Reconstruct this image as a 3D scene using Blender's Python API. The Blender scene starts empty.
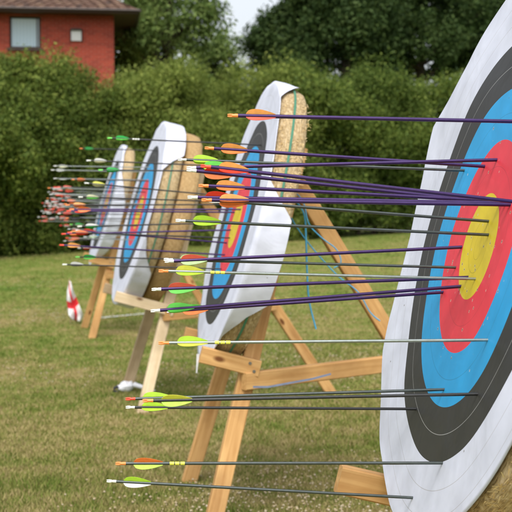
import bpy, math, random
import numpy as np
from mathutils import Vector, Matrix, noise
random.seed(7); rng = np.random.default_rng(7)
S = bpy.context.scene; COL = S.collection
R = math.radians
EYE = 1.44; F = 1200.0; PITCH = math.atan((256-199)/F)

# ------------------------------------------------------------------ helpers
def link(name, me, mat=None, parent=None):
    o = bpy.data.objects.new(name, me); COL.objects.link(o)
    if mat is not None:
        for m in (mat if isinstance(mat, (list, tuple)) else [mat]): me.materials.append(m)
    if parent is not None: o.parent = parent
    return o

def tag(o, label=None, cat=None, group=None, kind=None):
    if label: o['label'] = label
    if cat: o['category'] = cat
    if group: o['group'] = group
    if kind: o['kind'] = kind
    return o

def empty(name, loc=(0, 0, 0), mat=None):
    o = bpy.data.objects.new(name, None); COL.objects.link(o); o.empty_display_size = .05
    if mat is not None: o.matrix_world = mat
    else: o.location = loc
    return o

class MB:
    def __init__(s): s.v = []; s.f = []; s.g = {}; s.sm = []
    def add(s, vs, fs, smooth=False):
        k = len(s.v); s.v += [tuple(p) for p in vs]; s.f += [tuple(i+k for i in f) for f in fs]; s.sm += [smooth]*len(fs)
    def box(s, c, d, M=None):
        x, y, z = [q/2 for q in d]; c = Vector(c)
        vs = [Vector((a*x, b*y, e*z)) for a in (-1, 1) for b in (-1, 1) for e in (-1, 1)]
        vs = [c + (M @ p if M else p) for p in vs]
        s.add(vs, [(0,1,3,2),(4,6,7,5),(0,4,5,1),(2,3,7,6),(0,2,6,4),(1,5,7,3)])
    def beam(s, p0, p1, w, t, side, ch=.004):
        """squared timber from p0 to p1, w wide along 'side', t deep, corners eased"""
        p0, p1 = Vector(p0), Vector(p1); d = (p1-p0).normalized()
        a = Vector(side); a = (a - d*a.dot(d)).normalized(); b = d.cross(a)
        prof = [(-w/2+ch,-t/2),(w/2-ch,-t/2),(w/2,-t/2+ch),(w/2,t/2-ch),(w/2-ch,t/2),(-w/2+ch,t/2),(-w/2,t/2-ch),(-w/2,-t/2+ch)]
        vs = [p + a*x + b*y for p in (p0, p1) for x, y in prof]
        n = len(prof); L_ = (p1-p0).length; of = (len(s.v)*.37+p0.x*13.1+p0.z*7.7) % 5
        for e_ in (0, 1):
            for q, (x, y) in enumerate(prof): s.g[len(s.v)+e_*n+q] = (x+of, y+of*.3, L_*e_+of*2)
        fs = [(i, (i+1) % n, n+(i+1) % n, n+i) for i in range(n)] + [tuple(range(n))[::-1], tuple(range(n, 2*n))]
        s.add(vs, fs)
    def tube(s, pts, rad, n=8, caps=True):
        pts = [Vector(p) for p in pts]; rad = rad if isinstance(rad, (list, tuple)) else [rad]*len(pts)
        vs = []; ref = Vector((0.13, .2, 1))
        for i, p in enumerate(pts):
            d = (pts[min(i+1, len(pts)-1)] - pts[max(i-1, 0)]).normalized()
            a = ref - d*ref.dot(d)
            if a.length < 1e-3: a = Vector((1, 0, 0)) - d*d.x
            a.normalize(); b = d.cross(a)
            vs += [p + (a*math.cos(k*2*math.pi/n) + b*math.sin(k*2*math.pi/n))*rad[i] for k in range(n)]
        fs = [(i*n+k, i*n+(k+1) % n, (i+1)*n+(k+1) % n, (i+1)*n+k) for i in range(len(pts)-1) for k in range(n)]
        s.add(vs, fs, True)
        if caps: s.add([vs[k] for k in range(n)], [tuple(range(n))[::-1]]); s.add([vs[-n+k] for k in range(n)], [tuple(range(n))])
    def build(s, name, mat, parent=None, smooth=None):
        me = bpy.data.meshes.new(name); me.from_pydata(s.v, [], s.f); me.update()
        fl = s.sm if smooth is None else [smooth]*len(s.f)
        me.polygons.foreach_set('use_smooth', fl)
        if s.g:
            at = me.attributes.new('grain', 'FLOAT_VECTOR', 'POINT')
            for k, c in s.g.items(): at.data[k].vector = c
        return link(name, me, mat, parent)

def np_mesh(name, verts, nper, mat, parent=None):
    """many small polygons of nper vertices each"""
    n = len(verts)//nper; me = bpy.data.meshes.new(name)
    me.vertices.add(len(verts)); me.vertices.foreach_set('co', verts.astype(np.float32).ravel())
    me.loops.add(len(verts)); me.loops.foreach_set('vertex_index', np.arange(len(verts), dtype=np.int32))
    me.polygons.add(n); me.polygons.foreach_set('loop_start', np.arange(n, dtype=np.int32)*nper)
    me.polygons.foreach_set('loop_total', np.full(n, nper, dtype=np.int32))
    me.update(calc_edges=True); me.validate()
    return link(name, me, mat, parent)

# ------------------------------------------------------------------ materials
def mat(name):
    m = bpy.data.materials.new(name); m.use_nodes = True; nt = m.node_tree
    return m, nt, nt.nodes['Principled BSDF'], nt.nodes['Material Output']
def N(nt, t, **kw):
    n = nt.nodes.new(t)
    for k, v in kw.items(): setattr(n, k, v)
    return n
def ramp(nt, stops, interp='LINEAR'):
    r = N(nt, 'ShaderNodeValToRGB'); r.color_ramp.interpolation = interp
    e = r.color_ramp.elements
    e[0].position, e[0].color = stops[0][0], (*stops[0][1], 1)
    e[1].position, e[1].color = stops[-1][0], (*stops[-1][1], 1)
    for p, c in stops[1:-1]:
        q = e.new(p); q.color = (*c, 1)
    return r
def plain(name, col, rough=.5, spec=.5, metal=0, var=.12, scale=30, coat=0):
    m, nt, b, o = mat(name)
    tc = N(nt, 'ShaderNodeTexCoord'); nz = N(nt, 'ShaderNodeTexNoise'); nz.inputs['Scale'].default_value = scale
    nt.links.new(tc.outputs['Object'], nz.inputs['Vector'])
    r = ramp(nt, [(.3, tuple(c*(1-var) for c in col)), (.7, tuple(min(1, c*(1+var)) for c in col))])
    nt.links.new(nz.outputs['Fac'], r.inputs['Fac']); nt.links.new(r.outputs['Color'], b.inputs['Base Color'])
    b.inputs['Roughness'].default_value = rough; b.inputs['Specular IOR Level'].default_value = spec
    b.inputs['Metallic'].default_value = metal; b.inputs['Coat Weight'].default_value = coat
    return m
def bump(nt, b, src, strength, dist):
    bp = N(nt, 'ShaderNodeBump'); bp.inputs['Strength'].default_value = strength; bp.inputs['Distance'].default_value = dist
    nt.links.new(src, bp.inputs['Height']); nt.links.new(bp.outputs['Normal'], b.inputs['Normal'])

def leaf_mat(name, cols, trans=.35, rough=.45):
    m, nt, b, o = mat(name)
    g = N(nt, 'ShaderNodeNewGeometry'); tc = N(nt, 'ShaderNodeTexCoord')
    nz = N(nt, 'ShaderNodeTexNoise'); nz.inputs['Scale'].default_value = .55; nz.inputs['Detail'].default_value = 3
    nt.links.new(tc.outputs['Object'], nz.inputs['Vector'])
    mx = N(nt, 'ShaderNodeMath', operation='MULTIPLY_ADD'); mx.inputs[1].default_value = .55; 
    nt.links.new(g.outputs['Random Per Island'], mx.inputs[0])
    m2 = N(nt, 'ShaderNodeMath', operation='MULTIPLY'); m2.inputs[1].default_value = .5
    nt.links.new(nz.outputs['Fac'], m2.inputs[0]); nt.links.new(m2.outputs[0], mx.inputs[2])
    r = ramp(nt, [(i/(len(cols)-1)*.8+.1, c) for i, c in enumerate(cols)])
    nt.links.new(mx.outputs[0], r.inputs['Fac']); nt.links.new(r.outputs['Color'], b.inputs['Base Color'])
    b.inputs['Roughness'].default_value = .6; b.inputs['Specular IOR Level'].default_value = .15
    t = N(nt, 'ShaderNodeBsdfTranslucent'); nt.links.new(r.outputs['Color'], t.inputs['Color'])
    mix = N(nt, 'ShaderNodeMixShader'); mix.inputs[0].default_value = trans
    nt.links.new(b.outputs[0], mix.inputs[1]); nt.links.new(t.outputs[0], mix.inputs[2]); nt.links.new(mix.outputs[0], o.inputs['Surface'])
    return m

def vane_mat(name, col):
    m, nt, b, o = mat(name)
    b.inputs['Base Color'].default_value = (*col, 1); b.inputs['Roughness'].default_value = .4
    g = N(nt, 'ShaderNodeTexCoord'); nz = N(nt, 'ShaderNodeTexNoise'); nz.inputs['Scale'].default_value = 60
    nt.links.new(g.outputs['Object'], nz.inputs['Vector'])
    r = ramp(nt, [(.3, tuple(c*.82 for c in col)), (.7, col)]); nt.links.new(nz.outputs['Fac'], r.inputs['Fac'])
    nt.links.new(r.outputs['Color'], b.inputs['Base Color'])
    t = N(nt, 'ShaderNodeBsdfTranslucent'); nt.links.new(r.outputs['Color'], t.inputs['Color'])
    mix = N(nt, 'ShaderNodeMixShader'); mix.inputs[0].default_value = .35
    nt.links.new(b.outputs[0], mix.inputs[1]); nt.links.new(t.outputs[0], mix.inputs[2]); nt.links.new(mix.outputs[0], o.inputs['Surface'])
    return m

def wood_mat(name, c0, c1):
    m, nt, b, o = mat(name)
    tc = N(nt, 'ShaderNodeAttribute'); tc.attribute_name = 'grain'
    uv = N(nt, 'ShaderNodeMapping'); uv.inputs['Scale'].default_value = (30, 30, 1.8);
    nt.links.new(tc.outputs['Vector'], uv.inputs['Vector'])
    nz = N(nt, 'ShaderNodeTexNoise'); nz.inputs['Scale'].default_value = 1.6; nz.inputs['Detail'].default_value = 5; nz.inputs['Distortion'].default_value = .6
    nt.links.new(uv.outputs[0], nz.inputs['Vector'])
    r = ramp(nt, [(.25, c0), (.5, tuple((x+y)/2 for x, y in zip(c0, c1))), (.72, c1)])
    nt.links.new(nz.outputs['Fac'], r.inputs['Fac'])
    vo = N(nt, 'ShaderNodeTexVoronoi'); vo.inputs['Scale'].default_value = 5.0      # knots
    mp = N(nt, 'ShaderNodeMapping'); mp.inputs['Scale'].default_value = (1.5, 1.5, .75)
    nt.links.new(tc.outputs['Vector'], mp.inputs['Vector']); nt.links.new(mp.outputs[0], vo.inputs['Vector'])
    k = ramp(nt, [(.07, (1, 1, 1)), (.13, (0, 0, 0))]); nt.links.new(vo.outputs['Distance'], k.inputs['Fac'])
    mx = N(nt, 'ShaderNodeMixRGB'); mx.inputs[2].default_value = (c0[0]*.35, c0[1]*.25, c0[2]*.2, 1)
    nt.links.new(k.outputs['Color'], mx.inputs[0]); nt.links.new(r.outputs['Color'], mx.inputs[1])
    st = N(nt, 'ShaderNodeTexNoise'); st.inputs['Scale'].default_value = 4.5; st.inputs['Detail'].default_value = 5; nt.links.new(tc.outputs['Vector'], st.inputs['Vector'])
    sr = ramp(nt, [(.36, (.66, .62, .58)), (.58, (1, 1, 1))]); nt.links.new(st.outputs['Fac'], sr.inputs['Fac'])
    sm = N(nt, 'ShaderNodeMixRGB', blend_type='MULTIPLY'); sm.inputs[0].default_value = .75; nt.links.new(mx.outputs[0], sm.inputs[1]); nt.links.new(sr.outputs['Color'], sm.inputs[2])
    nt.links.new(sm.outputs[0], b.inputs['Base Color']); b.inputs['Roughness'].default_value = .65; b.inputs['Specular IOR Level'].default_value = .25
    bump(nt, b, nz.outputs['Fac'], .25, .002)
    return m

def straw_mat(name, c0, c1, c2):
    m, nt, b, o = mat(name)
    uv = N(nt, 'ShaderNodeUVMap'); uv.uv_map = 'UVMap'
    mp = N(nt, 'ShaderNodeMapping'); mp.inputs['Scale'].default_value = (30, 190, 1); nt.links.new(uv.outputs[0], mp.inputs['Vector'])
    nz = N(nt, 'ShaderNodeTexNoise'); nz.inputs['Scale'].default_value = 1; nz.inputs['Detail'].default_value = 6; nz.inputs['Distortion'].default_value = 1.2
    nt.links.new(mp.outputs[0], nz.inputs['Vector'])
    mp2 = N(nt, 'ShaderNodeMapping'); mp2.inputs['Scale'].default_value = (60, 60, 1); mp2.inputs['Rotation'].default_value = (0, 0, .7); nt.links.new(uv.outputs[0], mp2.inputs['Vector'])
    n2 = N(nt, 'ShaderNodeTexNoise'); n2.inputs['Scale'].default_value = 1; n2.inputs['Detail'].default_value = 4; nt.links.new(mp2.outputs[0], n2.inputs['Vector'])
    ad = N(nt, 'ShaderNodeMath', operation='MULTIPLY_ADD'); ad.inputs[1].default_value = .6; nt.links.new(nz.outputs['Fac'], ad.inputs[0])
    m3 = N(nt, 'ShaderNodeMath', operation='MULTIPLY'); m3.inputs[1].default_value = .4; nt.links.new(n2.outputs['Fac'], m3.inputs[0]); nt.links.new(m3.outputs[0], ad.inputs[2])
    r = ramp(nt, [(.33, c0), (.5, c1), (.66, c2)]); nt.links.new(ad.outputs[0], r.inputs['Fac'])
    nt.links.new(r.outputs['Color'], b.inputs['Base Color']); b.inputs['Roughness'].default_value = .75; b.inputs['Specular IOR Level'].default_value = .2
    bump(nt, b, ad.outputs[0], .9, .012)
    return m

def face_mat():
    m, nt, b, o = mat('target_paper')
    tc = N(nt, 'ShaderNodeTexCoord'); sp = N(nt, 'ShaderNodeSeparateXYZ'); nt.links.new(tc.outputs['UV'], sp.inputs[0])
    # the printed design follows the sheet: its UV holds metres from the centre
    cb = N(nt, 'ShaderNodeCombineXYZ'); nt.links.new(sp.outputs[0], cb.inputs[0]); nt.links.new(sp.outputs[1], cb.inputs[1])
    ln = N(nt, 'ShaderNodeVectorMath', operation='LENGTH'); nt.links.new(cb.outputs[0], ln.inputs[0])
    W = (.68, .71, .84); B = (.036, .036, .036); U = (.022, .36, .74); RD = (.82, .050, .078); G = (.78, .60, .03)
    K = (.05, .05, .05); w = .0011; LW = (.5, .5, .5)
    cur = None
    def rgb(c):
        q = N(nt, 'ShaderNodeRGB'); q.outputs[0].default_value = (*c, 1); return q.outputs[0]
    cur = rgb(G)
    for rb, col in ((.122, RD), (.244, U), (.366, B), (.488, W)):
        gt_ = N(nt, 'ShaderNodeMath', operation='GREATER_THAN'); gt_.inputs[1].default_value = rb; nt.links.new(ln.outputs['Value'], gt_.inputs[0])
        q = N(nt, 'ShaderNodeMixRGB'); nt.links.new(gt_.outputs[0], q.inputs[0]); nt.links.new(cur, q.inputs[1]); q.inputs[2].default_value = (*col, 1); cur = q.outputs[0]
    for rb, col in ((.0305, [c*.75 for c in G]), (.061, [c*.7 for c in G]), (.183, [c*.8 for c in RD]), (.305, [c*.72 for c in U]), (.427, (.30, .30, .30)), (.549, (.50, .50, .56)), (.61, (.50, .50, .56))):
        cm = N(nt, 'ShaderNodeMath', operation='COMPARE'); cm.inputs[1].default_value = rb; cm.inputs[2].default_value = .0008; nt.links.new(ln.outputs['Value'], cm.inputs[0])
        q = N(nt, 'ShaderNodeMixRGB'); nt.links.new(cm.outputs[0], q.inputs[0]); nt.links.new(cur, q.inputs[1]); q.inputs[2].default_value = (*col, 1); cur = q.outputs[0]
    # old arrow holes
    vo = N(nt, 'ShaderNodeTexVoronoi'); vo.inputs['Scale'].default_value = 17; nt.links.new(cb.outputs[0], vo.inputs['Vector'])
    h = ramp(nt, [(.035, (1, 1, 1)), (.05, (0, 0, 0))]); nt.links.new(vo.outputs['Distance'], h.inputs['Fac'])
    ng = N(nt, 'ShaderNodeTexNoise'); ng.inputs['Scale'].default_value = 5; nt.links.new(cb.outputs[0], ng.inputs['Vector'])
    gt = ramp(nt, [(.5, (0, 0, 0)), (.56, (1, 1, 1))]); nt.links.new(ng.outputs['Fac'], gt.inputs['Fac'])
    ml = N(nt, 'ShaderNodeMath', operation='MULTIPLY'); nt.links.new(h.outputs['Color'], ml.inputs[0]); nt.links.new(gt.outputs['Color'], ml.inputs[1])
    mx = N(nt, 'ShaderNodeMixRGB'); mx.inputs[2].default_value = (.12, .09, .06, 1)
    nt.links.new(ml.outputs[0], mx.inputs[0]); nt.links.new(cur, mx.inputs[1])
    v2 = N(nt, 'ShaderNodeTexVoronoi'); v2.inputs['Scale'].default_value = 46; nt.links.new(cb.outputs[0], v2.inputs['Vector'])
    h2 = ramp(nt, [(.10, (1, 1, 1)), (.14, (0, 0, 0))]); nt.links.new(v2.outputs['Distance'], h2.inputs['Fac'])
    near = N(nt, 'ShaderNodeMapRange'); near.inputs['From Min'].default_value = .34; near.inputs['From Max'].default_value = .05; nt.links.new(ln.outputs['Value'], near.inputs['Value'])
    cs_ = N(nt, 'ShaderNodeSeparateXYZ'); nt.links.new(v2.outputs['Color'], cs_.inputs[0])
    pk = N(nt, 'ShaderNodeMath', operation='LESS_THAN'); nt.links.new(cs_.outputs[0], pk.inputs[0])
    ns_ = N(nt, 'ShaderNodeMath', operation='MULTIPLY'); ns_.inputs[1].default_value = .6; nt.links.new(near.outputs[0], ns_.inputs[0]); nt.links.new(ns_.outputs[0], pk.inputs[1])
    hm = N(nt, 'ShaderNodeMath', operation='MULTIPLY'); nt.links.new(h2.outputs['Color'], hm.inputs[0]); nt.links.new(pk.outputs[0], hm.inputs[1])
    mx2 = N(nt, 'ShaderNodeMixRGB'); mx2.inputs[2].default_value = (.16, .11, .07, 1); nt.links.new(hm.outputs[0], mx2.inputs[0]); 
    h3 = ramp(nt, [(.16, (1, 1, 1)), (.21, (0, 0, 0))]); nt.links.new(v2.outputs['Distance'], h3.inputs['Fac'])
    pk3 = N(nt, 'ShaderNodeMath', operation='MULTIPLY'); nt.links.new(h3.outputs['Color'], pk3.inputs[0]); nt.links.new(pk.outputs[0], pk3.inputs[1])
    torn = N(nt, 'ShaderNodeMixRGB'); torn.inputs[2].default_value = (.70, .66, .55, 1); nt.links.new(mx.outputs[0], torn.inputs[1])
    half = N(nt, 'ShaderNodeMath', operation='MULTIPLY'); half.inputs[1].default_value = .55; nt.links.new(pk3.outputs[0], half.inputs[0]); nt.links.new(half.outputs[0], torn.inputs[0])
    nt.links.new(torn.outputs[0], mx2.inputs[1]); mx = mx2
    # faint grime
    gz = N(nt, 'ShaderNodeTexNoise'); gz.inputs['Scale'].default_value = 9; gz.inputs['Detail'].default_value = 6; nt.links.new(cb.outputs[0], gz.inputs['Vector'])
    gr = ramp(nt, [(.35, (.86, .86, .86)), (.62, (1, 1, 1))]); nt.links.new(gz.outputs['Fac'], gr.inputs['Fac'])
    mm = N(nt, 'ShaderNodeMixRGB', blend_type='MULTIPLY'); mm.inputs[0].default_value = 1
    nt.links.new(mx.outputs[0], mm.inputs[1]); nt.links.new(gr.outputs['Color'], mm.inputs[2]); nt.links.new(mm.outputs[0], b.inputs['Base Color'])
    b.inputs['Roughness'].default_value = .5; b.inputs['Specular IOR Level'].default_value = .3
    wz = N(nt, 'ShaderNodeTexNoise'); wz.inputs['Scale'].default_value = 7; wz.inputs['Detail'].default_value = 3; wz.inputs['Distortion'].default_value = .5
    nt.links.new(cb.outputs[0], wz.inputs['Vector']); bump(nt, b, wz.outputs['Fac'], .22, .02)
    return m

M = {}
M['face'] = face_mat()
M['straw'] = straw_mat('straw', (.23, .15, .07), (.50, .37, .20), (.69, .56, .36))
M['foam'] = straw_mat('packed_straw', (.34, .21, .09), (.47, .31, .14), (.56, .39, .20))
M['strand'] = leaf_mat('straw_strand', [(.42, .27, .10), (.70, .52, .25), (.82, .68, .42)], .2, .6)
M['wood'] = wood_mat('pine_timber', (.47, .24, .080), (.70, .43, .18))
M['pale_wood'] = wood_mat('pale_timber', (.62, .47, .28), (.76, .62, .42))
M['grey_wood'] = wood_mat('darker_timber', (.42, .31, .18), (.56, .43, .27))  # darker tone than the pale timber
M['green_strap'] = plain('green_strap', (.05, .20, .12), .6)
M['dark_strap'] = plain('dark_strap', (.03, .09, .05), .6)
M['purple'] = plain('purple_aluminium', (.052, .026, .110), .30, .5, .5, .1, 80)
M['black'] = plain('carbon_shaft', (.020, .021, .022), .33, .5, 0, .2, 80)
M['grey'] = plain('grey_shaft', (.085, .10, .095), .28, .5, .6, .1, 80)
M['silver'] = plain('pale_shaft', (.30, .34, .32), .28, .5, .7, .1, 80)
VC = dict(orange=(1.0, .30, .07), amber=(1.0, .52, .14), red=(.90, .075, .035), pink=(.95, .19, .12), lime=(.60, .90, .07), green=(.20, .80, .12), white=(.80, .82, .78),
          yellow=(.85, .85, .12), mint=(.62, .85, .42), cream=(.82, .82, .55), black=(.03, .03, .03), emerald=(.03, .55, .10))
for k, c in VC.items(): M['vane_'+k] = vane_mat('vane_'+k, c); M['nock_'+k] = plain('nock_'+k, c, .35, .5, 0, .04)
M['steel'] = plain('zinc_bolt', (.25, .24, .22), .4, .5, .8)
M['twine'] = plain('blue_twine', (.06, .33, .55), .7)
M['ribbon'] = plain('grey_blue_tape', (.16, .20, .30), .6)
M['bag'] = plain('white_plastic', (.75, .76, .80), .4)
M['dark_cloth'] = plain('dark_cloth', (.03, .035, .05), .8)

# ------------------------------------------------------------------ the place: ground
def sstep(t): t = np.clip(t, 0, 1); return t*t*(3-2*t)
def ground_z(x, y):
    s = sstep((np.asarray(y)-14.5)/12.5)
    return s*(.385+.034*np.clip(x, -14, 14)) + .012*np.sin(np.asarray(x)*1.3+.5)*np.sin(np.asarray(y)*.8)*sstep((np.asarray(y)-5)/4)
xs = np.concatenate([[-200, -120, -70, -45, -32], np.arange(-24, 24.1, .8), [32, 45, 70, 120, 200]])
ys = np.concatenate([[-60, -20, -8, -3], np.arange(0, 44, .8), [48, 55, 70, 100, 160, 300]])
gx, gy = np.meshgrid(xs, ys); gz = ground_z(gx, gy)
vs = np.stack([gx, gy, gz], -1).reshape(-1, 3); nx = len(xs)
fs = [(j*nx+i, j*nx+i+1, (j+1)*nx+i+1, (j+1)*nx+i) for j in range(len(ys)-1) for i in range(nx-1)]
def grass_color(nt, tip=False):
    tc = N(nt, 'ShaderNodeTexCoord')
    n1 = N(nt, 'ShaderNodeTexNoise'); n1.inputs['Scale'].default_value = .55; n1.inputs['Detail'].default_value = 4
    n2 = N(nt, 'ShaderNodeTexNoise'); n2.inputs['Scale'].default_value = 3.6; n2.inputs['Detail'].default_value = 6
    for n in (n1, n2): nt.links.new(tc.outputs['Object'], n.inputs['Vector'])
    mp = N(nt, 'ShaderNodeMapping'); mp.inputs['Scale'].default_value = (.12, .6, 1); nt.links.new(tc.outputs['Object'], mp.inputs['Vector'])
    n3 = N(nt, 'ShaderNodeTexNoise'); n3.inputs['Scale'].default_value = .8; n3.inputs['Detail'].default_value = 3; nt.links.new(mp.outputs[0], n3.inputs['Vector'])
    a = N(nt, 'ShaderNodeMath', operation='MULTIPLY_ADD'); a.inputs[1].default_value = .4; nt.links.new(n1.outputs['Fac'], a.inputs[0])
    c = N(nt, 'ShaderNodeMath', operation='MULTIPLY'); c.inputs[1].default_value = .6; nt.links.new(n2.outputs['Fac'], c.inputs[0]); nt.links.new(c.outputs[0], a.inputs[2])
    a2 = N(nt, 'ShaderNodeMath', operation='MULTIPLY_ADD'); a2.inputs[1].default_value = .45; a2.inputs[2].default_value = -.22
    nt.links.new(n3.outputs['Fac'], a2.inputs[0])
    s = N(nt, 'ShaderNodeMath', operation='ADD'); nt.links.new(a.outputs[0], s.inputs[0]); nt.links.new(a2.outputs[0], s.inputs[1])
    # the turf round the shooting lane is worn drier than the far side of the field
    xyz = N(nt, 'ShaderNodeSeparateXYZ'); nt.links.new(tc.outputs['Object'], xyz.inputs[0])
    mr_ = N(nt, 'ShaderNodeMapRange'); nt.links.new(xyz.outputs[1], mr_.inputs['Value'])
    for k_, v_ in (('From Min', 5), ('From Max', 19), ('To Min', .075), ('To Max', -.03)): mr_.inputs[k_].default_value = v_
    s2 = N(nt, 'ShaderNodeMath', operation='ADD'); nt.links.new(s.outputs[0], s2.inputs[0]); nt.links.new(mr_.outputs[0], s2.inputs[1])
    return s2
m, nt, b, o = mat('turf')
s = grass_color(nt)
r = ramp(nt, [(.30, (.085, .145, .022)), (.44, (.145, .19, .038)), (.55, (.20, .20, .055)), (.67, (.25, .20, .085))])
nt.links.new(s.outputs[0], r.inputs['Fac']); nt.links.new(r.outputs['Color'], b.inputs['Base Color'])
b.inputs['Roughness'].default_value = .9; b.inputs['Specular IOR Level'].default_value = .1
me = bpy.data.meshes.new('ground'); me.from_pydata(vs.tolist(), [], fs); me.polygons.foreach_set('use_smooth', [True]*len(fs))
g = link('ground', me, m); tag(g, 'mown playing field turf under the targets', kind='structure')

# grass blades
m, nt, b, o = mat('grass_blade')
s = grass_color(nt); gi = N(nt, 'ShaderNodeNewGeometry')
ad = N(nt, 'ShaderNodeMath', operation='MULTIPLY_ADD'); ad.inputs[1].default_value = .34; nt.links.new(gi.outputs['Random Per Island'], ad.inputs[0]); nt.links.new(s.outputs[0], ad.inputs[2])
r = ramp(nt, [(.40, (.095, .160, .022)), (.57, (.175, .230, .042)), (.70, (.27, .265, .075)), (.84, (.44, .36, .17))])
nt.links.new(ad.outputs[0], r.inputs['Fac']); nt.links.new(r.outputs['Color'], b.inputs['Base Color']); b.inputs['Roughness'].default_value = .7; b.inputs['Specular IOR Level'].default_value = .15
t = N(nt, 'ShaderNodeBsdfTranslucent'); nt.links.new(r.outputs['Color'], t.inputs['Color']); mix = N(nt, 'ShaderNodeMixShader'); mix.inputs[0].default_value = .3
nt.links.new(b.outputs[0], mix.inputs[1]); nt.links.new(t.outputs[0], mix.inputs[2]); nt.links.new(mix.outputs[0], o.inputs['Surface'])
def field(n, y0, y1, pad=1.2):
    u = rng.random(n); y = 1/((1/y0) + u*(1/y1-1/y0)); x = (rng.random(n)*2-1)*(.225*y+pad)
    return x, y
n = 520000
x, y = field(n, 4.6, 30); z = ground_z(x, y)
h = (.010+.018*rng.random(n))*(1+.25*np.sin(x*2.1)*np.cos(y*1.7)); wd = (.0014+.0017*rng.random(n))*(1+y/6); a = rng.random(n)*2*np.pi; ln = (.2+.9*rng.random(n))*h
a2 = a+rng.normal(size=n)*.8+1.57
v = np.zeros((n, 3, 3)); v[:, 0] = np.stack([x-np.cos(a)*wd, y-np.sin(a)*wd, z-.002], -1); v[:, 1] = np.stack([x+np.cos(a)*wd, y+np.sin(a)*wd, z-.002], -1)
v[:, 2] = np.stack([x+np.cos(a2)*ln, y+np.sin(a2)*ln, z+h], -1)
tag(np_mesh('grass', v.reshape(-1, 3), 3, m), 'short mown grass with dry straw patches', 'grass', kind='stuff')
# clover heads and dry clippings
n = 17000; x, y = field(n, 4.6, 24); keep = (np.sin(x*1.9+1)+np.sin(y*1.4)+np.sin(x*.7-y*1.1)+rng.normal(size=n)*.7) > 1.0
x, y = x[keep], y[keep]; n = len(x); z = ground_z(x, y)+.025+.02*rng.random(n); r_ = (.003+.004*rng.random(n))*(1+y/40)
oc = np.array([(1,0,0),(0,1,0),(-1,0,0),(0,-1,0),(0,0,1),(0,0,-1)]); tri = [(0,1,4),(1,2,4),(2,3,4),(3,0,4),(1,0,5),(2,1,5),(3,2,5),(0,3,5)]
P = np.stack([x, y, z], -1)
v = np.concatenate([(P[:, None]+oc[list(t)][None]*r_[:, None, None]) for t in tri], 1)
tag(np_mesh('clover_flowers', v.reshape(-1, 3), 3, leaf_mat('clover_and_clippings', [(.36, .26, .14), (.46, .37, .23), (.58, .53, .42)], .1, .8)), 'tiny pale clover heads and dry clippings scattered through the grass', 'clover', kind='stuff')
# chalk line on the turf behind the third target
def ray(px, py):
    c, s_ = math.cos(PITCH), math.sin(PITCH); x = (px-256)/F; w = (256-py)/F
    return Vector((x, c+s_*w, -s_+c*w))
def on_depth(px, py, d):
    r = ray(px, py); return Vector((0, 0, EYE)) + r*(d/r.y)
def on_ground(px, py):
    r = ray(px, py); return Vector((0, 0, EYE)) + r*(-EYE/r.z)
p0, p1 = on_ground(100, 319.5), on_ground(150, 314.5); dd = (p1-p0).normalized(); sd = Vector((-dd.y, dd.x, 0))*.035
mb = MB(); K = 14
for i in range(K+1):
    q = p0.lerp(p1, i/K)
    for e in (-1, 1):
        qq = q + sd*e*(1+.3*math.sin(i*2.3+e)); mb.v.append((qq.x, qq.y, float(ground_z(qq.x, qq.y))+.012))
mb.f = [(2*i, 2*i+1, 2*i+3, 2*i+2) for i in range(K)]; mb.sm = [True]*K
tag(mb.build('chalk_line', plain('chalk', (.62, .62, .58), .9, .1, 0, .25, 12)), 'faint white chalk line on the grass', kind='structure')

# ------------------------------------------------------------------ foliage
def leaves(centres, rad, per, size, squash=1.0, up=.45):
    """leaf quads in clumps round each centre"""
    k = len(centres); C_ = np.repeat(centres, per, 0); rr = np.repeat(rad, per)[:, None]
    d = rng.normal(size=(k*per, 3)); d /= np.linalg.norm(d, axis=1, keepdims=True)
    p = C_ + d*rr*(rng.random((k*per, 1))**.45)*np.array([1, 1, squash])
    nrm = d*.6 + rng.normal(size=d.shape)*.55 + np.array([0, 0, up]); nrm /= np.linalg.norm(nrm, axis=1, keepdims=True)
    t = np.cross(nrm, rng.normal(size=d.shape)); t /= np.linalg.norm(t, axis=1, keepdims=True); b_ = np.cross(nrm, t)
    s = (size*(.6+.8*rng.random((k*per, 1)))); w = s*.55
    q = np.stack([p-t*s, p-b_*w*.9+t*s*.1, p+t*s+nrm*s*.15, p+b_*w*.9+t*s*.1], 1)
    return q.reshape(-1, 3)

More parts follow.
